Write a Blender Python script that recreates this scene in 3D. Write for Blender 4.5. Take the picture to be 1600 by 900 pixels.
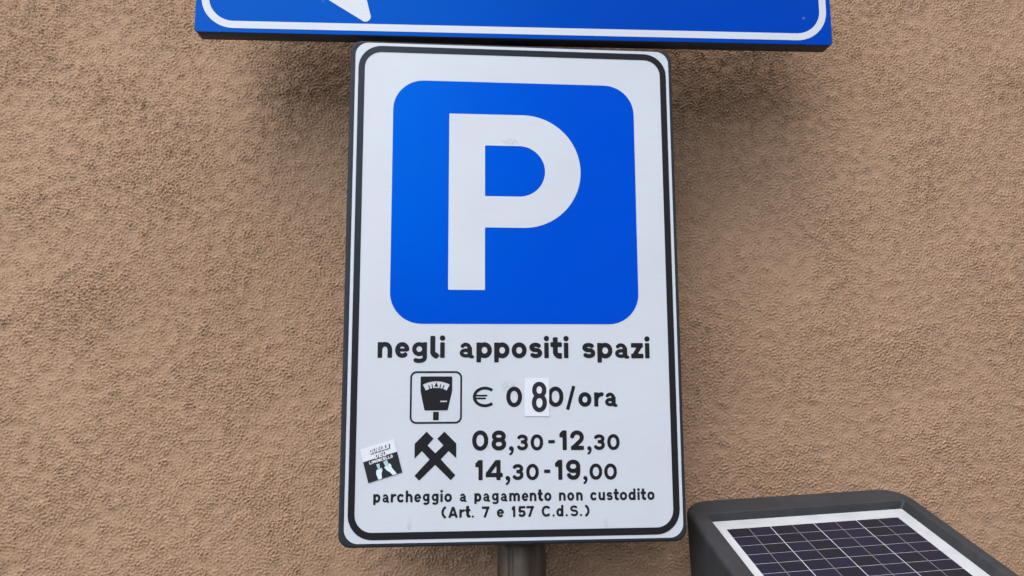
import bpy, math, random
import numpy as np
from mathutils import Matrix, Vector

# ------------------------------------------------------------------ scene, camera, light
for o in list(bpy.data.objects):
    bpy.data.objects.remove(o, do_unlink=True)
scene = bpy.context.scene
COL = scene.collection
SZ = 1.75                       # height of the parking sign's centre above the pavement

cam_data = bpy.data.cameras.new('camera')
cam_data.sensor_width = 36.0
cam_data.lens = 36.0 * 1156 / 1600
cam_data.clip_start = 0.02
cam_data.clip_end = 500
cam = bpy.data.objects.new('camera', cam_data)
COL.objects.link(cam)
# camera axes in sign coordinates (x right, y up, z out of the wall)
_R = [(0.9968586632672425, -0.0038414221465976014, 0.07910783112270228),
      (-0.006503942447356642, 0.9914790936269624, 0.13010344205015759),
      (-0.0789335429439717, -0.13020925610934453, 0.9883395395418333)]
def to_world(v):                # sign axes -> world axes
    return Vector((v[0], -v[2], v[1]))
ax = [to_world(r) for r in _R]
m = Matrix(((ax[0].x, ax[1].x, ax[2].x, 0), (ax[0].y, ax[1].y, ax[2].y, 0), (ax[0].z, ax[1].z, ax[2].z, 0), (0, 0, 0, 1)))
CAM = to_world((-0.07265089, -0.11928431, 0.87061563)) + Vector((0, 0, SZ))
m.translation = CAM
cam.matrix_world = m
scene.camera = cam

SUN_EL, SUN_AZ = 58.0, 200.0    # azimuth clockwise from +Y (north)
world = bpy.data.worlds.new('World')
scene.world = world
world.use_nodes = True
wn = world.node_tree
wn.nodes.clear()
sky = wn.nodes.new('ShaderNodeTexSky')
sky.sky_type = 'NISHITA'
sky.sun_disc = False
sky.sun_elevation = math.radians(SUN_EL)
sky.sun_rotation = math.radians(SUN_AZ)
sky.air_density = 1.0
sky.dust_density = 2.0
sky.ozone_density = 1.0
bg = wn.nodes.new('ShaderNodeBackground')
bg.inputs['Strength'].default_value = 0.15
wo = wn.nodes.new('ShaderNodeOutputWorld')
wn.links.new(sky.outputs[0], bg.inputs[0])
wn.links.new(bg.outputs[0], wo.inputs[0])

sd = bpy.data.lights.new('sun', 'SUN')
sd.energy = 1.5
sd.angle = math.radians(105)
sd.color = (1.0, 0.94, 0.86)
sun = bpy.data.objects.new('sun', sd)
COL.objects.link(sun)
_a, _e = math.radians(SUN_AZ), math.radians(SUN_EL)
sdir = Vector((math.sin(_a) * math.cos(_e), math.cos(_a) * math.cos(_e), math.sin(_e)))
sun.rotation_euler = sdir.to_track_quat('Z', 'Y').to_euler()
sun.location = (0, -3, 6)

vs = scene.view_settings
vs.view_transform = 'Standard'
vs.look = 'None'
vs.gamma = 1.0
vs.use_curve_mapping = False
vs.exposure = 1.12

# ------------------------------------------------------------------ materials
def new_mat(name):
    mt = bpy.data.materials.new(name)
    mt.use_nodes = True
    nt = mt.node_tree
    return mt, nt, nt.nodes['Principled BSDF']
def noise(nt, scale, detail=4, rough=0.5, vec=None, coord='Object', stretch=None):
    tc = nt.nodes.new('ShaderNodeTexCoord')
    src = tc.outputs[coord]
    if stretch:
        mp = nt.nodes.new('ShaderNodeMapping')
        mp.inputs['Scale'].default_value = stretch
        nt.links.new(src, mp.inputs[0]); src = mp.outputs[0]
    n = nt.nodes.new('ShaderNodeTexNoise')
    n.inputs['Scale'].default_value = scale
    n.inputs['Detail'].default_value = detail
    n.inputs['Roughness'].default_value = rough
    nt.links.new(src, n.inputs['Vector'])
    return n.outputs['Fac']
def ramp(nt, fac, stops):
    r = nt.nodes.new('ShaderNodeValToRGB')
    el = r.color_ramp.elements
    while len(el) < len(stops): el.new(0.5)
    for e, (p, c) in zip(el, stops):
        e.position = p
        e.color = (*c, 1) if len(c) == 3 else c
    nt.links.new(fac, r.inputs[0])
    return r.outputs[0]
def mathn(nt, op, a, b=None):
    n = nt.nodes.new('ShaderNodeMath'); n.operation = op
    for i, v in enumerate((a, b)):
        if v is None: continue
        if isinstance(v, (int, float)): n.inputs[i].default_value = v
        else: nt.links.new(v, n.inputs[i])
    return n.outputs[0]
def mix(nt, fac, a, b):
    n = nt.nodes.new('ShaderNodeMix'); n.data_type = 'RGBA'
    for k, v in ((0, fac), (6, a), (7, b)):
        if isinstance(v, (int, float)): n.inputs[k].default_value = v
        elif isinstance(v, tuple): n.inputs[k].default_value = (*v, 1)
        else: nt.links.new(v, n.inputs[k])
    return n.outputs[2]
def bump(nt, h, strength, dist, bsdf):
    b = nt.nodes.new('ShaderNodeBump')
    b.inputs['Distance'].default_value = dist
    if isinstance(strength, float): b.inputs['Strength'].default_value = strength
    else: nt.links.new(strength, b.inputs['Strength'])
    nt.links.new(h, b.inputs['Height'])
    nt.links.new(b.outputs[0], bsdf.inputs['Normal'])

def film(name, col, rough=0.3, spots=(), spec=0.3, tint=(1, 1, 1)):
    """reflective sign film: faint grime, fine horizontal squeegee scratches, optional glue smudges"""
    mt, nt, b = new_mat(name)
    g = noise(nt, 9, 5, 0.6)
    base = mix(nt, ramp(nt, g, [(0.3, (0, 0, 0)), (0.8, (1, 1, 1))]), col, tuple(c * 0.93 + 0.002 for c in col))
    fine = noise(nt, 160, 3, 0.6)
    base = mix(nt, ramp(nt, fine, [(0.62, (0, 0, 0)), (0.85, (0.35, 0.35, 0.35))]), base, tuple(c * 0.85 for c in col))
    if spots:
        tc = nt.nodes.new('ShaderNodeTexCoord')
        gl = noise(nt, 260, 4, 0.7)
        glm = ramp(nt, gl, [(0.42, (0, 0, 0)), (0.62, (1, 1, 1))])
        for (x, z, sx, sz, amt) in spots:
            mp = nt.nodes.new('ShaderNodeMapping')
            mp.inputs['Location'].default_value = (-x / sx, 0, -z / sz)
            mp.inputs['Scale'].default_value = (1 / sx, 0, 1 / sz)
            nt.links.new(tc.outputs['Object'], mp.inputs[0])
            gr = nt.nodes.new('ShaderNodeTexGradient'); gr.gradient_type = 'SPHERICAL'
            nt.links.new(mp.outputs[0], gr.inputs[0])
            f = mathn(nt, 'MULTIPLY', mathn(nt, 'MULTIPLY', mathn(nt, 'MINIMUM', mathn(nt, 'MULTIPLY', gr.outputs['Fac'], 2.5), 1.0), glm), amt)
            base = mix(nt, f, base, (0.30, 0.29, 0.27))
    nt.links.new(base, b.inputs['Base Color'])
    s = noise(nt, 30, 3, 0.6, stretch=(0.6, 1, 22))
    nt.links.new(ramp(nt, s, [(0.3, (rough - 0.012,) * 3), (0.75, (rough + 0.018,) * 3)]), b.inputs['Roughness'])
    b.inputs['Specular IOR Level'].default_value = spec
    b.inputs['Specular Tint'].default_value = (*tint, 1)
    wv = noise(nt, 7, 2, 0.4)
    bump(nt, wv, 0.25, 0.004, b)
    return mt
M = {}
M['white'] = film('white_film', (0.615, 0.665, 0.715), 0.28,
                  [(-0.0073, -0.1216, 0.012, 0.008, 0.35), (-0.1203, -0.2754, 0.003, 0.008, 0.4), (0.1048, -0.2773, 0.0025, 0.008, 0.4)])
M['letter'] = film('letter_white_film', (0.615, 0.665, 0.715), 0.28, [(-0.0048, 0.1753, 0.012, 0.005, 0.45)])
M['blue'] = film('blue_film', (0.0, 0.070, 0.60), 0.26, spec=0.5, tint=(0.0, 0.55, 1.0))
M['blue2'] = film('direction_blue_film', (0.0, 0.050, 0.43), 0.3, [(0.3625, 0.036, 0.0022, 0.0022, 0.6), (-0.245, 0.045, 0.002, 0.003, 0.3)], spec=0.35, tint=(0.0, 0.55, 1.0))
M['black'] = film('black_film', (0.018, 0.018, 0.020), 0.32, spec=0.24, tint=(0.62, 0.8, 1.0))
M['paper'] = film('sticker_paper', (0.74, 0.78, 0.83), 0.4)
M['ink'] = film('sticker_ink', (0.022, 0.024, 0.03), 0.4)
M['teal'] = film('sticker_teal', (0.42, 0.62, 0.66), 0.4)
M['pale'] = film('sticker_pale', (0.72, 0.82, 0.86), 0.4)

mt, nt, b = new_mat('edge_plastic'); M['edge'] = mt
nt.links.new(ramp(nt, noise(nt, 60, 5), [(0.3, (0.024, 0.028, 0.036)), (0.75, (0.034, 0.039, 0.048))]), b.inputs['Base Color'])
b.inputs['Roughness'].default_value = 0.5
b.inputs['Specular IOR Level'].default_value = 0.16
bump(nt, noise(nt, 900, 2), 0.2, 0.0004, b)

mt, nt, b = new_mat('meter_plastic'); M['meter'] = mt
base = ramp(nt, noise(nt, 25, 6, 0.65), [(0.3, (0.026, 0.028, 0.031)), (0.75, (0.036, 0.038, 0.041))])
vo = nt.nodes.new('ShaderNodeTexVoronoi'); vo.inputs['Scale'].default_value = 75
tc = nt.nodes.new('ShaderNodeTexCoord'); nt.links.new(tc.outputs['Object'], vo.inputs['Vector'])
dots = ramp(nt, vo.outputs['Distance'], [(0.06, (1, 1, 1)), (0.10, (0, 0, 0))])
sep = nt.nodes.new('ShaderNodeSeparateColor'); nt.links.new(vo.outputs['Color'], sep.inputs[0])
dots = mathn(nt, 'MULTIPLY', dots, mathn(nt, 'GREATER_THAN', sep.outputs[0], 0.93))
base = mix(nt, mathn(nt, 'MULTIPLY', dots, 0.7), base, (0.35, 0.33, 0.30))
streak = noise(nt, 30, 4, 0.6, stretch=(1, 1, 0.08))
base = mix(nt, ramp(nt, streak, [(0.5, (0, 0, 0)), (0.8, (0.5, 0.5, 0.5))]), base, (0.075, 0.072, 0.068))
nt.links.new(base, b.inputs['Base Color'])
b.inputs['Roughness'].default_value = 0.55
b.inputs['Specular IOR Level'].default_value = 0.3
bump(nt, noise(nt, 700, 3), 0.35, 0.0006, b)

mt, nt, b = new_mat('panel_backsheet'); M['sheet'] = mt
nt.links.new(ramp(nt, noise(nt, 40, 5), [(0.3, (0.46, 0.49, 0.50)), (0.7, (0.54, 0.57, 0.58))]), b.inputs['Base Color'])
b.inputs['Roughness'].default_value = 0.3
b.inputs['Coat Weight'].default_value = 0.5
b.inputs['Coat Roughness'].default_value = 0.1

mt, nt, b = new_mat('solar_silicon'); M['cell'] = mt
oi = nt.nodes.new('ShaderNodeObjectInfo')
c1 = ramp(nt, oi.outputs['Random'], [(0.0, (0.007, 0.009, 0.016)), (1.0, (0.010, 0.012, 0.034))])
gr = noise(nt, 260, 4, 0.7, coord='Object')
c2 = mix(nt, ramp(nt, gr, [(0.45, (0, 0, 0)), (0.75, (0.5, 0.5, 0.5))]), c1, (0.020, 0.022, 0.034))
nt.links.new(c2, b.inputs['Base Color'])
b.inputs['Roughness'].default_value = 0.32
b.inputs['Specular IOR Level'].default_value = 0.25
b.inputs['Coat Weight'].default_value = 0.1
b.inputs['Coat Roughness'].default_value = 0.18

mt, nt, b = new_mat('busbar_tin'); M['bus'] = mt
b.inputs['Base Color'].default_value = (0.26, 0.25, 0.24, 1)
b.inputs['Roughness'].default_value = 0.5
b.inputs['Metallic'].default_value = 0.3

mt, nt, b = new_mat('galvanised_steel'); M['galv'] = mt
st = noise(nt, 45, 5, 0.65, stretch=(1, 1, 0.12))
nt.links.new(ramp(nt, st, [(0.36, (0.080, 0.050, 0.030)), (0.5, (0.105, 0.085, 0.066)), (0.66, (0.060, 0.036, 0.022))]), b.inputs['Base Color'])
b.inputs['Metallic'].default_value = 0.15
b.inputs['Specular IOR Level'].default_value = 0.35
nt.links.new(ramp(nt, noise(nt, 90, 4), [(0.3, (0.34,) * 3), (0.7, (0.55,) * 3)]), b.inputs['Roughness'])
bump(nt, noise(nt, 120, 4), 0.3, 0.001, b)

mt, nt, b = new_mat('stucco'); M['stucco'] = mt
big = noise(nt, 2.2, 5, 0.55)
c = ramp(nt, big, [(0.3, (0.395, 0.256, 0.163)), (0.7, (0.458, 0.302, 0.195))])
pink = noise(nt, 6.5, 4, 0.6)
c = mix(nt, ramp(nt, pink, [(0.55, (0, 0, 0)), (0.8, (0.35, 0.35, 0.35))]), c, (0.45, 0.275, 0.185))
grit = noise(nt, 560, 3, 0.7)
c = mix(nt, ramp(nt, grit, [(0.32, (0.6, 0.6, 0.6)), (0.5, (0, 0, 0))]), c, (0.24, 0.155, 0.10))
c = mix(nt, ramp(nt, grit, [(0.60, (0, 0, 0)), (0.76, (0.7, 0.7, 0.7))]), c, (0.58, 0.44, 0.32))
nt.links.new(c, b.inputs['Base Color'])
b.inputs['Roughness'].default_value = 0.92
b.inputs['Specular IOR Level'].default_value = 0.2
at = nt.nodes.new('ShaderNodeAttribute'); at.attribute_name = 'coarse'
far = noise(nt, 210, 3, 0.6)
bump(nt, far, mathn(nt, 'ADD', mathn(nt, 'MULTIPLY', at.outputs['Fac'], 0.88), 0.12), 0.0095, b)

mt, nt, b = new_mat('paving_concrete'); M['paving'] = mt
nt.links.new(ramp(nt, noise(nt, 14, 8, 0.65), [(0.3, (0.20, 0.19, 0.18)), (0.7, (0.30, 0.29, 0.27))]), b.inputs['Base Color'])
b.inputs['Roughness'].default_value = 0.9
bump(nt, noise(nt, 120, 4), 0.4, 0.004, b)
mt, nt, b = new_mat('asphalt'); M['asphalt'] = mt
nt.links.new(ramp(nt, noise(nt, 60, 8, 0.7), [(0.3, (0.04, 0.04, 0.042)), (0.7, (0.075, 0.074, 0.072))]), b.inputs['Base Color'])
b.inputs['Roughness'].default_value = 0.9
bump(nt, noise(nt, 300, 3), 0.5, 0.004, b)

# ------------------------------------------------------------------ object helpers
def mesh_obj(name, verts, faces, mat, parent=None, smooth=False, loc=(0, 0, 0)):
    me = bpy.data.meshes.new(name)
    me.from_pydata([tuple(v) for v in verts], [], [tuple(f) for f in faces])
    me.materials.append(mat)
    if smooth:
        me.polygons.foreach_set('use_smooth', [True] * len(me.polygons))
    me.update()
    o = bpy.data.objects.new(name, me)
    COL.objects.link(o)
    o.location = loc
    if parent: o.parent = parent
    return o
def tag(o, label=None, cat=None, kind=None, group=None):
    if label: o['label'] = label
    if cat: o['category'] = cat
    if kind: o['kind'] = kind
    if group: o['group'] = group
    return o
def empty(name, loc, rot=None):
    o = bpy.data.objects.new(name, None)
    o.empty_display_size = 0.1
    COL.objects.link(o)
    o.location = loc
    if rot: o.rotation_euler = rot
    return o
def rrect(x0, x1, y0, y1, r, n=10):
    """counter-clockwise rounded rectangle outline"""
    pts = []
    for cx, cy, a0 in ((x1 - r, y1 - r, 0), (x0 + r, y1 - r, 90), (x0 + r, y0 + r, 180), (x1 - r, y0 + r, 270)):
        for i in range(n + 1):
            a = math.radians(a0 + 90 * i / n)
            pts.append((cx + r * math.cos(a), cy + r * math.sin(a)))
    return pts
def box(x0, x1, y0, y1, z0, z1):
    v = [(x, y, z) for z in (z0, z1) for y in (y0, y1) for x in (x0, x1)]
    f = [(0, 2, 3, 1), (4, 5, 7, 6), (0, 1, 5, 4), (1, 3, 7, 5), (3, 2, 6, 7), (2, 0, 4, 6)]
    return v, f

# flat print on a sign: sign coordinates in mm (u right, v up, lift out of the face) -> local metres
def sgn(u, v, z): return (u / 1000, -z / 1000, v / 1000)
def flat(name, outline, lift, mat, parent, loc):
    v = [sgn(x, y, lift) for x, y in outline]
    return mesh_obj(name, v, [tuple(range(len(v)))], mat, parent, loc=loc)
def ring(name, outer, inner, lift, mat, parent, loc):
    n = len(outer)
    v = [sgn(x, y, lift) for x, y in outer] + [sgn(x, y, lift) for x, y in inner]
    f = [(i, (i + 1) % n, n + (i + 1) % n, n + i) for i in range(n)]
    return mesh_obj(name, v, f, mat, parent, loc=loc)
def board(name, w, x0, x1, y0, y1, r, thick, mat, parent, loc, bead=3.0):
    """sign body: flat front at lift 0, rounded edge of radius `bead`, flat back"""
    loops = []
    prof = [(bead + 0.0, 0.0)] + [(bead - bead * math.sin(t), -bead + bead * math.cos(t)) for t in [math.radians(a) for a in (18, 36, 54, 72, 90)]]
    prof += [(0.0, -thick + 1.0), (1.0, -thick)]
    for inset, z in prof:
        loops.append([sgn(x, y, z) for x, y in rrect(x0 + inset, x1 - inset, y0 + inset, y1 - inset, max(r - inset, 1.5))])
    n = len(loops[0])
    v = [p for l in loops for p in l]
    f = []
    for k in range(len(loops) - 1):
        for i in range(n):
            j = (i + 1) % n
            f.append((k * n + i, (k + 1) * n + i, (k + 1) * n + j, k * n + j))
    f.append(tuple(range(n)))
    f.append(tuple(reversed(range((len(loops) - 1) * n, len(loops) * n))))
    o = mesh_obj(name, v, f, mat, parent, smooth=True, loc=loc)
    o.data.polygons[-1].use_smooth = False
    o.data.polygons[-2].use_smooth = False
    return o

# ------------------------------------------------------------------ stroke lettering (distance field -> filled mesh)
def d_box(X, Y, p, q, w):
    dx, dy = q[0] - p[0], q[1] - p[1]
    L = math.hypot(dx, dy) or 1e-9
    ux, uy = dx / L, dy / L
    cx, cy = (p[0] + q[0]) / 2, (p[1] + q[1]) / 2
    a = np.abs((X - cx) * ux + (Y - cy) * uy) - L / 2
    b_ = np.abs(-(X - cx) * uy + (Y - cy) * ux) - w / 2
    return np.maximum(a, b_)
def d_disc(X, Y, c, r): return np.hypot(X - c[0], Y - c[1]) - r
def d_poly(X, Y, P):
    d = np.full(X.shape, 1e9); s = np.ones(X.shape)
    n = len(P); j = n - 1
    for i in range(n):
        ex, ey = P[j][0] - P[i][0], P[j][1] - P[i][1]
        wx, wy = X - P[i][0], Y - P[i][1]
        t = np.clip((wx * ex + wy * ey) / (ex * ex + ey * ey + 1e-12), 0, 1)
        d = np.minimum(d, np.hypot(wx - ex * t, wy - ey * t))
        c1 = Y >= P[i][1]; c2 = Y < P[j][1]; c3 = ex * wy > ey * wx
        flip = (c1 & c2 & c3) | (~c1 & ~c2 & ~c3)
        s = np.where(flip, -s, s); j = i
    return d * s
def d_path(X, Y, pts, w):
    d = np.full(X.shape, 1e9)
    for p, q in zip(pts[:-1], pts[1:]): d = np.minimum(d, d_box(X, Y, p, q, w))
    for p in pts[1:-1]: d = np.minimum(d, d_disc(X, Y, p, w / 2))
    return d
def arc(cx, cy, rx, ry, a0, a1, e=1.0):
    n = max(6, int(abs(a1 - a0) / 9))
    out = []
    for i in range(n + 1):
        a = math.radians(a0 + (a1 - a0) * i / n)
        c_, s_ = math.cos(a), math.sin(a)
        out.append((cx + rx * math.copysign(abs(c_) ** e, c_), cy + ry * math.copysign(abs(s_) ** e, s_)))
    return out

def glyph(ch, x0, x1, b, h, w):
    """paths, discs, clip box for one character; h = x-height for small letters, full height for caps and digits"""
    xl, xr, yb, yt = x0 + w / 2, x1 - w / 2, b + w / 2, b + h - w / 2
    cx, W = (x0 + x1) / 2, x1 - x0
    cy = b + h / 2
    rx, ry = (xr - xl) / 2, (yt - yb) / 2 + 0.012 * h
    P, D, clip, K = [], [], None, {}
    E = 0.96
    asc = b + 1.40 * h
    dsc = 0.28 * h
    if ch in 'o0O':
        P = [arc(cx, cy, rx, ry, 0, 360, 0.97 if ch == 'o' else 0.95)]
    elif ch in 'nmhr':
        P = [[(xl, b), (xl, asc if ch == 'h' else b + h)]]
        if ch == 'm':
            xm = cx
            for a_, z_ in ((xl, xm), (xm, xr)):
                r = (z_ - a_) / 2
                P.append(arc((a_ + z_) / 2, yt - r * 1.05, r, r * 1.05 + .012 * h, 180, 0, E) + [(z_, b)])
        elif ch == 'r':
            P.append(arc(x0 + W * 0.98, yt - 0.42 * h, W * 0.98 - w / 2, 0.42 * h + .012 * h, 175, 84, E))
        else:
            P.append(arc(cx, yt - rx * 1.15, rx, rx * 1.15 + .012 * h, 180, 0, E) + [(xr, b)])
    elif ch == 'u':
        P = [[(xr, b + h), (xr, b)], [(xl, b + h)] + arc(cx, yb + rx * 1.15, rx, rx * 1.15 + .012 * h, 180, 360, E)]
    elif ch == 'e':
        P = [[(xl + .1 * w, b + 0.50 * h), (xr, b + 0.50 * h)], arc(cx, cy, rx, ry, -2, 316, 0.97)]
        K = {0: 0.68, 1: 0.94}
    elif ch == 'c':
        P = [arc(cx + .04 * W, cy, rx + .04 * W, ry, 42, 318, 0.97)]
    elif ch == 'a':
        xs = x1 - 0.13 * W
        xsr = xs - w / 2
        P = [arc((xl + xsr) / 2, yt - 0.30 * h, (xsr - xl) / 2, 0.312 * h, 148, 0, E) + [(xsr, b + 0.16 * h)],
             arc((xl + xsr) / 2 + .02 * W, b + 0.315 * h, (xsr - xl) / 2 + .02 * W, 0.315 * h - w / 2 + .012 * h, 0, 360, 0.97)]
        P.append(arc(xsr + 0.30 * W, b + 0.20 * h, 0.30 * W, 0.165 * h, 180, 262))
        clip = (x0 - 1, x1, b - .02 * h, b + 1.5 * h)
        P.append([(xsr, b + 0.7 * h), (xsr, b + 0.16 * h)])
        K = {0: 0.82, 1: 0.78, 2: 0.8}
    elif ch in 'pdg':
        q = 0.04 * W
        if ch == 'p':
            P = [[(xl, b + h), (xl, b - dsc)], arc(cx + q / 2, cy, rx - q / 2, ry, 0, 360, 0.97)]
        elif ch == 'd':
            P = [[(xr, asc), (xr, b)], arc(cx - q / 2, cy, rx - q / 2, ry, 0, 360, 0.97)]
        else:
            cyg = b + 0.56 * h
            P = [arc(cx - q / 2, cyg, rx - q / 2, 0.45 * h - w / 2 + .012 * h, 0, 360, 0.97),
                 [(xr, b + h), (xr, b + 0.05 * h)] + arc(cx - .02 * W, b + 0.02 * h, xr - cx + .02 * W, dsc + 0.08 * h - w / 2, 0, -138, E)]
            K = {0: 0.92, 1: 0.92}
    elif ch == 'l':
        r = 0.75 * w
        P = [[(xl, asc), (xl, yb + r)] + arc(xl + r, yb + r, r, r, 180, 270) + [(x1, yb)]]
    elif ch == 'i':
        P = [[(cx, b), (cx, b + h)]]
        D = [((cx, b + 1.27 * h), 0.60 * w)]
    elif ch == 't':
        xs = x0 + 0.44 * W
        r = 0.75 * w
        P = [[(xs, b + 1.36 * h), (xs, yb + r)] + arc(xs + r, yb + r, r, r, 180, 270) + [(x1, yb)], [(x0, b + h - w * .42), (x1 - .02 * W, b + h - w * .42)]]
    elif ch in 'sS':
        m_ = b + 0.52 * h
        ru, rl = (yt - m_) / 2 + .006 * h, (m_ - yb) / 2 + .006 * h
        P = [arc(cx - .01 * W, m_ + ru, rx * .95, ru, 28, 250, 0.95) + arc(cx + .01 * W, m_ - rl, rx, rl, 70, -150, 0.95)]
        K = {0: 0.92}
    elif ch == 'z':
        P = [[(x0, yt), (x1 - .03 * W, yt)], [(x0, yb), (x1, yb)], [(xl - .1 * w, b + .05 * h), (xr + .1 * w, b + .95 * h)]]
        clip = (x0, x1, b, b + h)
    elif ch == '8':
        m_ = b + 0.535 * h
        ru, rl = (yt - m_) / 2, (m_ - yb) / 2
        P = [arc(cx, m_ + ru, rx * 0.93, ru + .006 * h, 0, 360, 0.97), arc(cx, m_ - rl, rx, rl + .006 * h, 0, 360, 0.97)]
    elif ch == '3':
        m_ = b + 0.53 * h
        ru, rl = (yt - m_) / 2, (m_ - yb) / 2
        P = [arc(cx, m_ + ru, rx * 0.94, ru, 158, -90, 0.95), arc(cx, m_ - rl, rx, rl, 90, -158, 0.95), [(cx - .12 * W, m_), (cx + .05 * W, m_)]]
    elif ch == '2':
        ru = 0.5 * (0.60 * h) - w / 4
        P = [arc(cx, yt - ru, rx, ru, 178, -38, E) + [(x0 + .72 * w, b + .55 * w)], [(x0 + .06 * W, yb), (x1, yb)]]
        clip = (x0, x1, b, b + 1.1 * h)
    elif ch == '9':
        rr = 0.5 * (0.66 * h) - w / 2
        P = [arc(cx, yt - rr, rx, rr + .006 * h, 0, 360, 0.97), arc(cx, b + 0.5 * h, rx, 0.5 * h - w / 2 + .006 * h, 10, -90, 0.75) + arc(cx, yb + .27 * h, rx * .96, 0.276 * h, -92, -160, 0.95)]
    elif ch == '1':
        P = [[(xr, b), (xr, b + h)], [(x0, b + 0.755 * h), (xr, b + 0.755 * h)], [(x0 + .25 * W, b + .78 * h), (xr, b + .95 * h)]]
        clip = (x0, x1, b, b + h)
    elif ch == '4':
        xs = x1 - 0.255 * W
        P = [[(xs, b), (xs, b + h)], [(x0, b + 0.255 * h), (x1, b + 0.255 * h)], [(x0 + .02 * W, b + 0.20 * h), (xs - .0 * W, b + 1.03 * h)]]
        clip = (x0, x1, b, b + h)
    elif ch == '5':
        rr = 0.5 * (0.64 * h) - w / 2
        P = [[(x0 + .1 * W, yt), (x1 - .04 * W, yt)], [(x0 + .1 * W + w / 2, yt), (xl + .04 * W, b + .50 * h)], arc(cx, yb + rr, rx, rr, 140, -150, 0.94)]
    elif ch == '7':
        P = [[(x0, yt), (x1, yt)], [(x0 + .36 * W, b - .02 * h), (xr + .02 * W, b + h)]]
        clip = (x0, x1, b, b + h)
    elif ch == 'A':
        P = [[(x0 + .5 * w, b), (cx, b + 1.02 * h)], [(x1 - .5 * w, b), (cx, b + 1.02 * h)], [(x0 + .22 * W, b + .28 * h), (x1 - .22 * W, b + .28 * h)]]
        clip = (x0, x1, b, b + h)
    elif ch == 'C':
        P = [arc(cx + .03 * W, cy, rx + .03 * W, ry, 40, 320, 0.92)]
    elif ch == '(':
        P = [arc(x1 + .9 * W, cy, 1.9 * W - w / 2, 0.66 * h, 131, 229)]
    elif ch == ')':
        P = [arc(x0 - .9 * W, cy, 1.9 * W - w / 2, 0.66 * h, 49, -49)]
    elif ch == '/':
        P = [[(x0 + .5 * w, b - 0.155 * h), (x1 - .5 * w, b + 1.04 * h)]]
    elif ch == '-':
        P = [[(x0, b + 0.43 * h), (x1, b + 0.43 * h)]]
    elif ch == '.':
        D = [((cx, b + W / 2), W * 0.52)]
    elif ch == ',':
        r = W * 0.46
        D = [((cx + .03 * W, b + r * 0.85), r)]
        P = [arc(cx - .30 * W, b + r * .55, W * .62, W * 1.02, 10, -88)]
    elif ch == '€':
        P = [arc(cx + .13 * W, cy, W * .58 - w / 2 + .13 * W - .05 * W, ry, 47, 313), [(x0, b + .565 * h), (x0 + .76 * W, b + .565 * h)], [(x0, b + .425 * h), (x0 + .68 * W, b + .425 * h)]]
        K = {1: 0.6, 2: 0.6}
    elif ch == 'Q':
        P = [arc(cx, cy, rx, ry, 0, 360, 0.97), [(cx + .05 * W, b + .35 * h), (x1, b - .02 * h)]]
    elif ch == 'U':
        P = [[(xl, b + h)] + arc(cx, yb + rx, rx, rx, 180, 360) + [(xr, b + h)]]
    elif ch == 'E':
        P = [[(xl, b), (xl, b + h)]] + [[(x0, y), (x1, y)] for y in (yb, cy, yt)]
    elif ch == 'L':
        P = [[(xl, b), (xl, b + h)], [(x0, yb), (x1, yb)]]
    elif ch == 'I':
        P = [[(cx, b), (cx, b + h)]]
    elif ch == 'D':
        P = [[(xl, b), (xl, b + h)], [(x0, yb)] + arc(cx - .05 * W, cy, rx + .05 * W, ry, -90, 90) + [(x0, yt)]]
    elif ch == 'M':
        P = [[(xl, b), (xl, b + h)], [(xr, b), (xr, b + h)], [(xl, b + h), (cx, b + .3 * h), (xr, b + h)]]
        clip = (x0, x1, b, b + h)
    elif ch == 'N':
        P = [[(xl, b), (xl, b + h)], [(xr, b), (xr, b + h)], [(xl, b + h), (xr, b)]]
        clip = (x0, x1, b, b + h)
    return P, D, clip, K
def glyph_field(ch, x0, x1, b, h, w):
    P, D, clip, K = glyph(ch, x0, x1, b, h, w)
    def f(X, Y):
        d = np.full(X.shape, 1e9)
        for q_, p in enumerate(P): d = np.minimum(d, d_path(X, Y, p, w * K.get(q_, 1.0)))
        for c_, r in D: d = np.minimum(d, d_disc(X, Y, c_, r))
        if clip:
            d = np.maximum(d, np.maximum(np.maximum(clip[0] - X, X - clip[1]), np.maximum(clip[2] - Y, Y - clip[3])))
        return d
    return f, (x0 - w, x1 + w, b - 0.5 * h - w, b + 1.5 * h + w)

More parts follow.
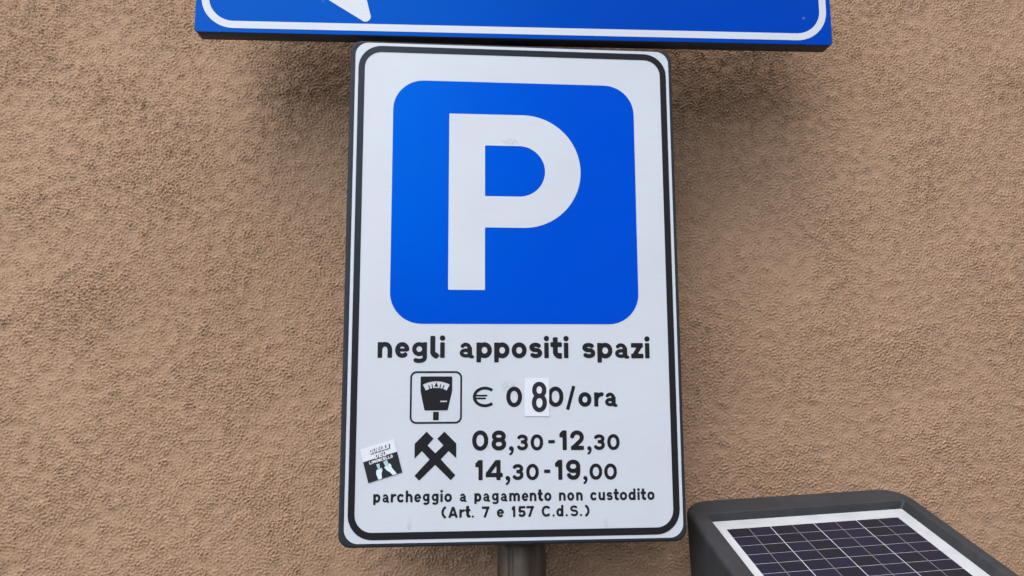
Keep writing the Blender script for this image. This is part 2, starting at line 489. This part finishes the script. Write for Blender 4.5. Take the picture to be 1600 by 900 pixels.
def fill_field(f, bounds, step):
    """polygons of the region f < 0 (marching squares, interior cells merged into runs)"""
    x0, x1, y0, y1 = bounds
    xs = np.arange(x0, x1 + step, step); ys = np.arange(y0, y1 + step, step)
    X, Y = np.meshgrid(xs, ys)
    F = f(X, Y)
    F = np.where(np.abs(F) < 1e-6, 1e-6, F)
    ins = F < 0
    verts, faces, idx = [], [], {}
    def vid(x, y):
        k = (round(x, 4), round(y, 4))
        if k not in idx:
            idx[k] = len(verts); verts.append((x, y))
        return idx[k]
    cnt = ins[:-1, :-1].astype(int) + ins[:-1, 1:] + ins[1:, :-1] + ins[1:, 1:]
    for j in range(len(ys) - 1):
        row = cnt[j]
        i = 0; nx = len(xs) - 1
        while i < nx:
            if row[i] == 0: i += 1; continue
            if row[i] == 4:
                k = i
                while k < nx and row[k] == 4: k += 1
                faces.append((vid(xs[i], ys[j]), vid(xs[k], ys[j]), vid(xs[k], ys[j + 1]), vid(xs[i], ys[j + 1])))
                i = k; continue
            cs = [(xs[i], ys[j], F[j, i]), (xs[i + 1], ys[j], F[j, i + 1]), (xs[i + 1], ys[j + 1], F[j + 1, i + 1]), (xs[i], ys[j + 1], F[j + 1, i])]
            poly = []
            for a_, z_ in zip(cs, cs[1:] + cs[:1]):
                if a_[2] < 0: poly.append(vid(a_[0], a_[1]))
                if (a_[2] < 0) != (z_[2] < 0):
                    t = a_[2] / (a_[2] - z_[2])
                    poly.append(vid(a_[0] + (z_[0] - a_[0]) * t, a_[1] + (z_[1] - a_[1]) * t))
            pl = [p for n_, p in enumerate(poly) if p != poly[n_ - 1]]
            if len(pl) >= 3: faces.append(tuple(pl))
            i += 1
    return verts, faces
def print_fields(name, items, lift, mat, parent, loc, xf=None):
    """items: list of (field, bounds, step); one printed mesh"""
    V, Fc = [], []
    for f, bd, st in items:
        v, fc = fill_field(f, bd, st)
        o = len(V)
        for (x, y) in v:
            if xf: x, y = xf(x, y)
            V.append(sgn(x, y, lift))
        Fc += [tuple(o + k for k in q) for q in fc]
    return mesh_obj(name, V, Fc, mat, parent, loc=loc)
def text_line(name, chars, base_l, base_r, hs, w, lift, parent, loc, mat=None):
    xa, xb = chars[0][1], chars[-1][2]
    items = []
    for c in chars:
        ch, u0, u1 = c[:3]
        h = c[3] if len(c) > 3 else hs
        ww = c[4] if len(c) > 4 else w
        t = ((u0 + u1) / 2 - xa) / (xb - xa)
        f, bd = glyph_field(ch, u0, u1, base_l + (base_r - base_l) * t, h, ww)
        items.append((f, bd, ww / 5.5))
    return print_fields(name, items, lift, mat or M['black'], parent, loc)

# ------------------------------------------------------------------ the setting
pav_v, pav_f = box(-30, 30, -2.4, 0.15, -0.3, 0.0)
tag(mesh_obj('pavement', pav_v, pav_f, M['paving']), kind='structure')
rd_v = [(-60, -80, -0.12), (60, -80, -0.12), (60, -2.4, -0.12), (-60, -2.4, -0.12)]
tag(mesh_obj('road', rd_v, [(0, 1, 2, 3)], M['asphalt']), kind='structure')

def house(name, x0, x1, y, h, col, label, cols, rows):  # houses out of view, added for their effect on light and reflections
    root = empty(name, ((x0 + x1) / 2, y, -0.12))
    tag(root, label, 'building')
    w = x1 - x0
    mt_, nt_, b_ = new_mat(name + '_plaster')
    nt_.links.new(ramp(nt_, noise(nt_, 1.5, 6), [(0.3, tuple(c * 0.85 for c in col)), (0.7, col)]), b_.inputs['Base Color'])
    b_.inputs['Roughness'].default_value = 0.9
    v_, f_ = box(-w / 2, w / 2, -6, 0, 0, h)
    mesh_obj('wall', v_, f_, mt_, root)
    v_, f_ = box(-w / 2 - 0.3, w / 2 + 0.3, -6.3, 0.4, h + 0.003, h + 0.18)
    mesh_obj('eaves', v_, f_, M['paving'], root)
    for j in range(rows):
        for i in range(cols):
            cx_ = -w / 2 + (i + 0.5) * w / cols
            z0_ = 1.0 + j * 3.0
            if z0_ + 1.5 > h: continue
            v_, f_ = box(cx_ - 0.5, cx_ + 0.5, 0.003, 0.06, z0_, z0_ + 1.4)
            wi = mesh_obj('window', v_, f_, M['frame'], root)
            v_, f_ = box(cx_ - 0.42, cx_ + 0.42, 0.063, 0.07, z0_ + 0.08, z0_ + 1.32)
            mesh_obj('pane', v_, f_, M['pane'], wi)
mt, nt, b = new_mat('window_frame'); M['frame'] = mt
nt.links.new(ramp(nt, noise(nt, 20, 4), [(0.3, (0.10, 0.07, 0.05)), (0.7, (0.14, 0.10, 0.07))]), b.inputs['Base Color'])
mt, nt, b = new_mat('window_glass'); M['pane'] = mt
nt.links.new(ramp(nt, noise(nt, 2, 3), [(0.3, (0.02, 0.025, 0.03)), (0.7, (0.04, 0.045, 0.05))]), b.inputs['Base Color'])
b.inputs['Roughness'].default_value = 0.08
house('unseen_tall_house', 0.35, 13.0, -7.0, 9.2, (0.34, 0.29, 0.22), 'unseen tall ochre plastered house across the street, added to block light and darken reflections', 5, 3)  # added behind the camera: blocks frontal light, darkens the sign's reflection
house('unseen_low_house', -14.0, 0.30, -7.0, 2.9, (0.30, 0.28, 0.25), 'unseen low grey plastered house beside the taller one, added to shape the sign reflection', 5, 1)  # added behind the camera, kept low so the sign's left side reflects sky

# stucco wall: a fine grid with real relief where the signs stand, coarser away from them
WALL_Y = 0.155
def axis(lo, hi, a, b_, st):
    core = list(np.arange(a, b_, st))
    out = core[:]
    s, x = st, core[-1]
    while x < hi:
        s = min(s * (1.035 if s < 0.007 else 1.3), 0.25); x = min(x + s, hi); out.append(x)
    s, x = st, core[0]; low = []
    while x > lo:
        s = min(s * (1.035 if s < 0.007 else 1.3), 0.25); x = max(x - s, lo); low.append(x)
    return np.array(low[::-1] + out)
def relief():
    N = 2048
    rng = np.random.default_rng(11)
    k = np.fft.fftfreq(N, d=0.001)
    r = np.hypot(*np.meshgrid(k, k))
    spec = np.fft.fft2(rng.standard_normal((N, N)))
    def band(lam, q):
        k0 = 1 / lam
        g = np.fft.ifft2(spec * np.exp(-(np.log(np.maximum(r, 1e-6) / k0) ** 2) / (2 * q * q))).real
        return g / g.std()
    grain = band(0.0046, 0.36)
    fine = band(0.0029, 0.22)
    lump = band(0.030, 0.5)
    wave = band(0.22, 0.5)
    grain = np.sign(grain) * np.abs(grain) ** 0.8
    amp = np.clip(1.0 + 0.14 * wave + 0.20 * lump, 0.35, 1.8)
    pits = np.clip(band(0.010, 0.4) - 2.5, 0, 1.2)
    return (0.00066 * grain + 0.00030 * fine) * amp - 0.0012 * pits + 0.00025 * lump + 0.0004 * wave
xs = axis(-4.0, 4.0, -0.76, 0.88, 0.00125)
zs = axis(0.0, 5.0, SZ - 0.42, SZ + 0.53, 0.00125)
T = relief()
def sample(T, X, Z):
    N = T.shape[0]
    gx, gz = (X / 0.001) % N, (Z / 0.001) % N
    i, j = np.floor(gx).astype(int), np.floor(gz).astype(int)
    fx, fz = gx - i, gz - j
    i0, j0, i1, j1 = i % N, j % N, (i + 1) % N, (j + 1) % N
    return (T[j0, i0] * (1 - fx) + T[j0, i1] * fx) * (1 - fz) + (T[j1, i0] * (1 - fx) + T[j1, i1] * fx) * fz
X, Z = np.meshgrid(xs, zs)
def spread(a): 
    g = np.gradient(a)
    return np.clip((g - 0.0016) / 0.0045, 0, 1)
coarse = np.maximum(spread(xs)[None, :], spread(zs)[:, None])
Yd = WALL_Y - sample(T, X, Z) * (1 - coarse)
nx_, nz_ = len(xs), len(zs)
co = np.stack([X, Yd, Z], -1).reshape(-1, 3).astype(np.float32)
back = len(co)
a = np.arange((nz_ - 1) * nx_).reshape(nz_ - 1, nx_)[:, :-1].ravel()
quads = np.stack([a, a + 1, a + nx_ + 1, a + nx_], 1)
# returns: a back face so that the wall has its thickness
cor = np.array([(-4, WALL_Y + 0.3, 0), (4, WALL_Y + 0.3, 0), (4, WALL_Y + 0.3, 5), (-4, WALL_Y + 0.3, 5)], np.float32)
c00, c10, c11, c01 = 0, nx_ - 1, nx_ * nz_ - 1, nx_ * (nz_ - 1)
extra = np.array([(back + 1, back, back + 3, back + 2), (c00, c01, back + 3, back), (c11, c10, back + 1, back + 2), (c01, c11, back + 2, back + 3)])
quads = np.concatenate([quads, extra]).astype(np.int32)
co = np.concatenate([co, cor])
me = bpy.data.meshes.new('stucco_wall')
me.vertices.add(len(co)); me.vertices.foreach_set('co', co.ravel())
me.loops.add(quads.size); me.loops.foreach_set('vertex_index', quads.ravel())
me.polygons.add(len(quads))
me.polygons.foreach_set('loop_start', np.arange(0, quads.size, 4, dtype=np.int32))
sm = np.ones(len(quads), bool); sm[-4:] = False
me.polygons.foreach_set('use_smooth', sm)
at = me.attributes.new('coarse', 'FLOAT', 'POINT')
at.data.foreach_set('value', np.concatenate([coarse.ravel(), np.ones(4)]).astype(np.float32))
me.materials.append(M['stucco'])
me.update(calc_edges=True)
wall = bpy.data.objects.new('stucco_wall', me)
COL.objects.link(wall)
tag(wall, 'rough tan brown stucco wall behind the signs and the parking meter', 'wall')

# ------------------------------------------------------------------ pole
pole = empty('sign_pole', (0.0125, 0.064, 0.0))
tag(pole, 'grey galvanised steel pole with a groove, holding up both signs', 'pole')
R_P = 0.030
prof = []
for i in range(72):
    a_ = math.radians(i * 5)
    d_ = (i * 5 - 236 + 180) % 360 - 180       # groove towards the street, left of the middle
    r = R_P - 0.006 * max(0.0, 1 - (d_ / 9.0) ** 2)
    prof.append((r * math.cos(a_), r * math.sin(a_)))
n = len(prof)
v = [(x, y, 0.0) for x, y in prof] + [(x, y, 2.33) for x, y in prof]
f = [(i, (i + 1) % n, n + (i + 1) % n, n + i) for i in range(n)] + [tuple(reversed(range(n))), tuple(range(n, 2 * n))]
sh = mesh_obj('shaft', v, f, M['galv'], pole, smooth=True)
cap_v, cap_f = [], []
rings = [(0.032, 2.318), (0.032, 2.336), (0.026, 2.344), (0.012, 2.348)]
for r, z in rings:
    cap_v += [(r * math.cos(math.radians(k * 15)), r * math.sin(math.radians(k * 15)), z) for k in range(24)]
for q in range(len(rings) - 1):
    cap_f += [(q * 24 + k, q * 24 + (k + 1) % 24, (q + 1) * 24 + (k + 1) % 24, (q + 1) * 24 + k) for k in range(24)]
cap_f.append(tuple(range(72, 96)))
mesh_obj('cap', cap_v, cap_f, M['edge'], pole, smooth=True)

def clamp(parent, z, loc, x_c, back_y, pole_y):
    """rail on the sign's back and a band round the pole"""
    v1, f1 = box(x_c - 0.10, x_c + 0.10, back_y, back_y + 0.011, z - 0.012, z + 0.012)
    vv, ff = list(v1), list(f1)
    o0 = len(vv); k_ = 40
    for zz in (z - 0.011, z + 0.011):
        for r in (0.0305, 0.0335):
            vv += [(x_c + r * math.cos(2 * math.pi * q / k_), pole_y + r * math.sin(2 * math.pi * q / k_), zz) for q in range(k_)]
    for q in range(k_):
        p = (q + 1) % k_
        ff += [(o0 + k_ + q, o0 + k_ + p, o0 + 3 * k_ + p, o0 + 3 * k_ + q), (o0 + q, o0 + 2 * k_ + q, o0 + 2 * k_ + p, o0 + p),
               (o0 + q, o0 + p, o0 + k_ + p, o0 + k_ + q), (o0 + 2 * k_ + q, o0 + 3 * k_ + q, o0 + 3 * k_ + p, o0 + 2 * k_ + p)]
    return mesh_obj('clamp', vv, ff, M['galv'], parent, loc=loc)

# ------------------------------------------------------------------ parking sign
sign = empty('parking_sign', (0, 0, SZ - 0.3))
tag(sign, 'white rectangular parking sign with a big P on a blue square, tariff and hours', 'sign')
L0 = (0, 0, 0.3)
board('backing_board', 0, -200, 200, -300, 300.3, 14, 20, M['edge'], sign, L0, bead=3.2)
flat('face_sheet', rrect(-193.4, 195.5, -295.2, 297.3, 16), 0.35, M['white'], sign, L0)
ring('border_line', rrect(-189.6, 191.9, -291.4, 293.6, 28), rrect(-182.0, 184.1, -283.3, 285.6, 20), 0.6, M['black'], sign, L0)
sq = flat('blue_square', rrect(-146.8, 149.5, -47.5, 250.7, 37, 14), 0.6, M['blue'], sign, L0)

def P_field(X, Y):
    sl, sr, top, bot = -78.9, -35.4, 209.4, -7.3
    oc, orad = (11.0, 138.9), 70.5
    ic, irad = (6.2, 138.5), 31.6
    outer = np.minimum(np.maximum(np.maximum(sl - X, X - oc[0]), np.maximum(oc[1] - orad - Y, Y - (oc[1] + orad))), d_disc(X, Y, oc, orad))
    outer = np.maximum(outer, sl - X)
    inner = np.minimum(np.maximum(np.maximum(sr - X, X - ic[0]), np.maximum(ic[1] - irad - Y, Y - (ic[1] + irad))), np.maximum(d_disc(X, Y, ic, irad), ic[0] - X - 0.5))
    bowl = np.maximum(outer, -inner)
    stem = np.maximum(np.maximum(sl - X, X - sr), np.maximum(bot - Y, Y - top))
    return np.minimum(bowl, stem)
pl = print_fields('letter_p', [(P_field, (-82, 84, -10, 213), 0.97)], 0.25, M['letter'], sq, (0, -0.0006, 0))

text_line('lettering', [('n', -159.9, -143.1), ('e', -139.9, -123.1), ('g', -120.3, -102.7), ('l', -98.7, -90.4), ('i', -87.3, -82.6), ('a', -65.5, -48.1), ('p', -45.3, -27.1), ('p', -24.5, -6.4), ('o', -3.9, 13.9), ('s', 16.7, 32.4), ('i', 35.0, 39.9), ('t', 42.6, 55.4), ('i', 58.4, 63.3), ('s', 79.8, 95.8), ('p', 98.1, 116.4), ('a', 118.9, 136.5), ('z', 138.9, 153.8), ('i', 156.1, 161.0)],
          -87.2, -88.2, 18.2, 5.4, 0.6, sign, L0)
text_line('lettering', [('€', -48.7, -27.3, 23.1, 3.4), ('0', -10.4, 8.1, 23.1)],
          -144.2, -144.4, 16.6, 4.9, 0.6, sign, L0)
text_line('lettering', [('0', 38.2, 56.9, 23.1), ('/', 59.6, 71.3, 23.1, 4.0), ('o', 74.5, 90.2), ('r', 93.3, 103.1), ('a', 105.7, 121.0)],
          -144.4, -144.7, 16.6, 4.9, 0.6, sign, L0)
S_, s_ = 22.6, 18.0
text_line('lettering', [('0', -50.0, -31.3), ('8', -27.6, -10.6), (',', -7.8, -2.1, S_, 2.6), ('3', 1.4, 14.8, s_, 3.9), ('0', 17.8, 32.5, s_, 3.9), ('-', 38.5, 46.2, S_, 3.9), ('1', 51.6, 60.1), ('2', 64.0, 80.3), (',', 83.7, 88.9, S_, 2.6), ('3', 91.5, 105.0, s_, 3.9), ('0', 107.9, 122.6, s_, 3.9)],
          -193.8, -194.8, S_, 4.9, 0.6, sign, L0)
text_line('lettering', [('1', -46.2, -37.8), ('4', -34.2, -14.6), (',', -11.9, -6.3, S_, 2.6), ('3', -4.0, 9.3, s_, 3.9), ('0', 12.4, 27.1, s_, 3.9), ('-', 33.1, 40.4, S_, 3.9), ('1', 46.0, 54.5), ('9', 58.8, 75.6), (',', 78.6, 83.5, S_, 2.6), ('0', 86.3, 101.3, s_, 3.9), ('0', 103.6, 118.6, s_, 3.9)],
          -227.2, -228.5, S_, 4.8, 0.6, sign, L0)
text_line('lettering', [('p', -161.5, -153.5), ('a', -151.4, -143.5), ('r', -141.9, -136.5), ('c', -134.9, -127.0), ('h', -125.1, -117.3), ('e', -115.5, -107.7), ('g', -105.9, -98.1), ('g', -95.8, -87.9), ('i', -85.8, -83.3), ('o', -81.4, -72.8), ('a', -64.1, -56.1), ('p', -47.3, -39.2), ('a', -37.4, -29.2), ('g', -27.3, -19.4), ('a', -17.3, -9.2), ('m', -7.3, 5.0), ('e', 7.1, 15.0), ('n', 16.3, 24.1), ('t', 25.7, 31.3), ('o', 33.1, 41.5), ('n', 50.2, 58.0), ('o', 59.9, 67.9), ('n', 70.3, 77.8), ('c', 86.7, 94.3), ('u', 96.4, 104.0), ('s', 105.8, 113.0), ('t', 114.2, 120.2), ('o', 121.3, 130.0), ('d', 131.6, 140.0), ('i', 142.3, 144.8), ('t', 146.3, 152.3), ('o', 153.9, 162.4)],
          -250.3, -252.2, 9.3, 2.65, 0.6, sign, L0)
C_ = 12.1
text_line('lettering', [('(', -84.7, -78.5, C_), ('A', -76.9, -65.9, C_), ('r', -64.3, -58.8), ('t', -57.3, -51.8), ('.', -50.1, -47.8), ('7', -38.7, -30.0, C_), ('e', -21.6, -13.3), ('1', -4.5, -0.4, C_), ('5', 2.8, 11.5, C_), ('7', 12.3, 21.1, C_), ('C', 30.0, 40.2, C_), ('.', 42.6, 45.0), ('d', 47.0, 55.2), ('.', 57.7, 60.2), ('S', 62.9, 72.3, C_), ('.', 74.3, 76.8), (')', 79.5, 85.6, C_)],
          -268.4, -269.2, 9.2, 2.65, 0.6, sign, L0)

# parking meter pictogram
pic = ring('meter_pictogram', rrect(-121.9, -61.9, -163.0, -102.8, 7.5), rrect(-119.8, -64.0, -160.9, -104.9, 5.6), 0.6, M['black'], sign, L0)
def head_field(X, Y):
    body = d_poly(X, Y, [(-108.6, -110.2), (-74.6, -110.2), (-74.6, -125.6), (-79.4, -146.6), (-104.0, -146.6), (-108.5, -125.9)]) - 1.3
    gc = (-91.7, -147.0)
    rr = np.hypot(X - gc[0], Y - gc[1])
    an = np.abs(np.arctan2(X - gc[0], Y - gc[1]))
    g = np.maximum(np.maximum(rr - 32.6, 25.0 - rr), (an - math.radians(28.5)) * 28)
    for t in (-17.5, -9.8, 9.8, 17.5):
        a_ = math.radians(t)
        g = np.maximum(g, -d_box(X, Y, (gc[0] + 24 * math.sin(a_), gc[1] + 24 * math.cos(a_)), (gc[0] + 29.6 * math.sin(a_), gc[1] + 29.6 * math.cos(a_)), 1.15))
    g = np.maximum(g, -d_poly(X, Y, [(-91.7, -115.6), (-94.0, -120.7), (-89.4, -120.7)]))
    d = np.maximum(body, -g)
    d = np.maximum(d, -np.maximum(np.maximum(-87.0 - X, X + 79.3), np.maximum(-138.3 - Y, Y + 136.7)))
    return np.minimum(d, np.maximum(np.maximum(-95.1 - X, X + 88.6), np.maximum(-159.0 - Y, Y + 149.4)))
print_fields('meter_symbol', [(head_field, (-112, -71, -161, -106), 0.35)], 0.6, M['black'], pic, (0, 0, 0))
# crossed hammers
ham = [(-102.3, -171.9), (-94.2, -179.9), (-101.1, -187.5), (-92.1, -196.4), (-82.9, -187.5), (-90.1, -180.0), (-81.8, -172.0), (-68.2, -185.6), (-68.1, -202.4), (-76.9, -193.9), (-85.8, -203.2), (-69.0, -221.3), (-74.4, -226.7), (-92.2, -209.4), (-110.3, -226.8), (-115.6, -221.3), (-98.6, -203.2), (-107.4, -193.8), (-115.8, -202.3), (-115.8, -185.5)]
print_fields('hammers_pictogram', [(lambda X, Y: d_poly(X, Y, ham), (-118, -66, -229, -169), 0.5)], 0.6, M['black'], sign, L0)

# pasted-over price digit
ps = flat('price_sticker', [(10.9, -155.2), (39.7, -155.5), (40.1, -110.97), (11.2, -110.7)], 0.95, M['paper'], sign, L0)
tag(ps, 'small white paper sticker with a bold 8 pasted over the price')
f8, b8 = glyph_field('8', 19.5, 37.2, -150.4, 34.8, 5.2)
print_fields('digit', [(f8, b8, 0.6)], 1.2, M['ink'], ps, (0, 0, 0))

# round-the-bar sticker at the left
TL, TR, BR, BL = (-177.4, -191.2), (-139.4, -179.8), (-129.6, -217.5), (-167.3, -228.6)
def stx(s, t):                    # 0..40 across, 0..40 down, into sign mm
    s, t = s / 40, -t / 40
    return (TL[0] + (TR[0] - TL[0]) * s + (BL[0] - TL[0]) * t, TL[1] + (TR[1] - TL[1]) * s + (BL[1] - TL[1]) * t)
st = flat('sticker', [stx(0, 0), stx(0, -40), stx(40, -40), stx(40, 0)], 0.9, M['paper'], sign, L0)
tag(st, 'small tilted black and white square sticker with two hands raising glasses')
flat('dark_half', [stx(0, -15.2), stx(0, -40), stx(40, -40), stx(40, -15.2)], 1.05, M['ink'], st, (0, 0, 0))
def words(name, txt, x0, x1, base, h, w, lift, mat, slant=0.18, widths={'I': 0.45, 'M': 1.3}):
    tot = sum(widths.get(c, 1.0) for c in txt)
    u = (x1 - x0) / tot
    it, x = [], x0
    for c in txt:
        cw = widths.get(c, 1.0) * u
        f, bd = glyph_field(c, x + .06 * u, x + cw - .06 * u, base, h, w)
        it.append((f, bd, w / 4)); x += cw
    return print_fields(name, it, lift, mat, st, (0, 0, 0), xf=lambda x, y: stx(x + slant * (y - base), y))
for dx, dy, lift, mt_ in ((0.95, -0.95, 1.12, M['ink']), (0.5, -0.5, 1.2, M['ink']), (0, 0, 1.3, M['paper'])):
    words('lettering', 'QUELLI', 8.5 + dx, 32.5 + dx, -8.6 + dy, 5.6, 1.35, lift, mt_)
    words('lettering', 'DEL', 13.5 + dx, 27.5 + dx, -15.6 + dy, 5.4, 1.35, lift, mt_)
words('lettering', 'LIMONCELLO', 6.2, 34.0, -20.2, 3.6, 0.85, 1.3, M['paper'], 0.05)
def hand(pts_arm, pts_glass, fingers):
    def f_hand(X, Y):
        d = d_poly(X, Y, pts_arm) - 0.35
        for a_, b_, w_ in fingers: d = np.minimum(d, d_box(X, Y, a_, b_, w_) - 0.2)
        return d
    bd = (0, 40, -40, -20)
    print_fields('hand_print', [(f_hand, bd, 0.35)], 1.2, M['pale'], st, (0, 0, 0), xf=stx)
    print_fields('glass_print', [(lambda X, Y: d_poly(X, Y, pts_glass), bd, 0.35)], 1.3, M['teal'], st, (0, 0, 0), xf=stx)
hand([(12.2, -39.4), (11.4, -32.5), (12.6, -29.0), (16.2, -28.2), (17.6, -31.2), (16.6, -34.2), (15.8, -39.4)],
     [(13.6, -22.0), (17.4, -22.2), (16.9, -27.6), (14.2, -27.6)],
     [((15.5, -29.4), (18.6, -28.4), 1.0), ((15.8, -31.0), (18.8, -30.2), 1.0), ((15.4, -32.6), (18.0, -32.0), 1.0)])
hand([(29.2, -39.4), (26.6, -35.0), (23.6, -32.0), (22.4, -28.4), (25.0, -27.0), (28.6, -27.6), (29.6, -31.6), (33.2, -39.4)],
     [(21.8, -21.6), (26.6, -20.8), (27.6, -27.0), (23.4, -28.0)],
     [((22.0, -28.6), (25.4, -27.4), 1.0), ((28.2, -26.0), (29.4, -29.0), 1.0)])
for zz in (0.12, -0.14):
    clamp(sign, zz, L0, 0.0125, 0.0205, 0.064)

# ------------------------------------------------------------------ direction sign above
dz = 0.3085
dirs = empty('direction_sign', (0.0092, 0.0, SZ + dz), (0, 0, math.radians(-1.45)))
tag(dirs, 'wide blue direction sign with white outline and arrow, mounted above the parking sign', 'sign')
HW, DH = 399.0, 250.0
board('backing_board', 0, -HW, HW, 0, DH, 6, 20, M['edge'], dirs, (0, 0, 0), bead=1.2)
flat('face_sheet', rrect(-HW + .8, HW - .8, 1.0, DH - 1.0, 5.5), 0.35, M['blue2'], dirs, (0, 0, 0))
ring('border_line', rrect(-HW + 7.0, HW - 6.5, 6.2, DH - 6.2, 40, 14), rrect(-HW + 16.0, HW - 15.5, 15.4, DH - 15.4, 31, 14), 0.6, M['letter'], dirs, (0, 0, 0))
def arrow_field(X, Y):
    cyy = DH / 2
    Ya = np.abs(Y - cyy)
    hh = cyy - 18.2
    q = 6.0
    headp = [(-350.0, 0.0), (-193.5, hh - q * 1.0), (-189.2, hh - q * 2.1), (-207.0, 26.0), (-207.0, 0.0)]
    headp = [(-356.0, -1.0), (-192.5, hh - q), (-192.0, hh - q - 0.5), (-211.0, 26.0), (-211.0, -1.0)]
    d = d_poly(X, Ya, headp) - q
    shaft = np.maximum(np.maximum(-212 - X, X + 70), Ya - 26)
    return np.minimum(d, shaft)
print_fields('arrow', [(arrow_field, (-365, -65, 10, DH - 10), 1.0)], 0.6, M['letter'], dirs, (0, 0, 0))
for zz in (0.06, 0.19):
    clamp(dirs, zz, (0, 0, 0), 0.005, 0.0205, 0.064)

# ------------------------------------------------------------------ parking meter with solar panel
U = to_world((0.9983188, 0.03922305, -0.04267465)).normalized()
Nn = to_world((-0.02342183, 0.94645618, 0.32198153)).normalized()
CA = 0.028
Oc = CAM + to_world((11.76962363, -6.19989659, -32.11008974)) * CA      # rear left corner of the cells
up = (Vector((0, 0, 1)) - U * U.z).normalized()
yv = up.cross(U).normalized()
TH = math.atan2(-Nn.dot(yv), Nn.dot(up))                                # slope of the top
RB = CA * 0.6727                                                        # cell row pitch
ROWS = 12
PD = ROWS * RB
base = Oc + U * 0.114 - yv * (PD / 2 * math.cos(TH))
base = base - up * (base.z / up.z)
meter = empty('parking_meter', base)
Rm = Matrix(((U.x, yv.x, up.x), (U.y, yv.y, up.y), (U.z, yv.z, up.z)))
meter.rotation_euler = Rm.to_euler()
tag(meter, 'dark grey plastic parking meter with a solar panel on its sloping top', 'parking meter')
Ol = Rm.transposed() @ (Oc - base)
cT, sT = math.cos(TH), math.sin(TH)
def top(x, d, nrm):              # mm on the sloping top: x right, d towards the street, nrm above the panel
    return (Ol.x + x / 1000, Ol.y - d / 1000 * cT - nrm / 1000 * sT, Ol.z - d / 1000 * sT + nrm / 1000 * cT)
D1 = PD * 1000
XO0, XO1, DO0, DO1 = -37.0, 265.0, -60.5, D1 + 62
loops = []
def lp(x0, x1, d0, d1, r, nrm): loops.append([top(x, d, nrm) for x, d in rrect(x0, x1, d0, d1, r, 10)])
lp(-11, 242.5, -19.8, D1 + 19.8, 3, -1.0)
lp(-11.5, 243, -20.3, D1 + 20.3, 3, 0.6)
lp(-15.5, 247.5, -24.0, D1 + 24, 4, 8.2)
lp(-17.0, 249.0, -25.5, D1 + 25.5, 5, 9.0)
lp(XO0 + 7, XO1 - 7, DO0 + 7, DO1 - 7, 27, 9.0)
lp(XO0 + 3, XO1 - 3, DO0 + 3, DO1 - 3, 31, 8.0)
lp(XO0 + .8, XO1 - .8, DO0 + .8, DO1 - .8, 33.2, 5.4)
lp(XO0, XO1, DO0, DO1, 34, 1.5)
last = loops[-1]
zb = -0.004
cxm = sum(p[0] for p in last) / len(last); cym = sum(p[1] for p in last) / len(last)
for frac, dr in ((0.15, 0.0), (0.6, 0.004), (1.0, 0.007)):
    loops.append([(p[0] + (cxm - p[0]) * dr * 4, p[1] + (cym - p[1]) * dr * 4, p[2] + (zb - p[2]) * frac) for p in last])
n = len(last)
v = [p for l in loops for p in l]
f = [(k * n + i, k * n + (i + 1) % n, (k + 1) * n + (i + 1) % n, (k + 1) * n + i) for k in range(len(loops) - 1) for i in range(n)]
f.append(tuple(reversed(range(n)))); f.append(tuple(range((len(loops) - 1) * n, len(loops) * n)))
hs = mesh_obj('housing', v, f, M['meter'], meter, smooth=True)
hs.data.polygons[-1].use_smooth = False; hs.data.polygons[-2].use_smooth = False
bv = hs.modifiers.new('weighted', 'WEIGHTED_NORMAL')
# panel board and its cells
pv, pf = [], []
for nrm in (-0.9, 0.0):
    pv += [top(x, d, nrm) for x, d in ((-10.6, -19.4), (242.2, -19.4), (242.2, D1 + 19.4), (-10.6, D1 + 19.4))]
pf = [(0, 1, 2, 3), (7, 6, 5, 4)] + [(k, 4 + k, 4 + (k + 1) % 4, (k + 1) % 4) for k in range(4)]
panel = mesh_obj('solar_panel', pv, pf, M['sheet'], meter)
Rt = Matrix(((1, 0, 0), (0, cT, -sT), (0, sT, cT)))    # tilts a flat cell onto the slope
cw, chh = CA * 1000, RB * 1000
def cell_mesh(g0, g1):
    g = 0.42
    vv = []
    for z_, e in ((0.05, 0.0), (0.35, 0.12)):
        vv += [(x / 1000, y / 1000, z_ / 1000) for x, y in ((g0 + e, -g - e), (cw - g1 - e, -g - e), (cw - g1 - e, -chh + g + e), (g0 + e, -chh + g + e))]
    ff = [(7, 6, 5, 4)] + [(k, 4 + k, 4 + (k + 1) % 4, (k + 1) % 4) for k in range(4)]
    me_ = bpy.data.meshes.new('solar_cell')
    me_.from_pydata(vv, [], ff)
    me_.materials.append(M['cell'])
    return me_
cmA, cmB = cell_mesh(0.6, 0.4), cell_mesh(0.4, 0.6)
for j in range(ROWS):
    for i in range(8):
        o = bpy.data.objects.new('solar_cell', cmA if i % 2 == 0 else cmB)
        COL.objects.link(o)
        o.parent = panel
        o.location = top(i * cw, j * chh, 0)
        o.rotation_euler = Rt.to_euler()
for i in range(4):
    x = (2 * i + 1) * cw
    bvv = [top(x + s * 0.38, d, q) for q in (0.06, 0.3) for s, d in ((-1, 0.6), (1, 0.6), (1, D1 - 0.6), (-1, D1 - 0.6))]
    bff = [(7, 6, 5, 4)] + [(k, 4 + k, 4 + (k + 1) % 4, (k + 1) % 4) for k in range(4)]
    mesh_obj('busbar', bvv, bff, M['bus'], panel)
bpy.context.view_layer.update()
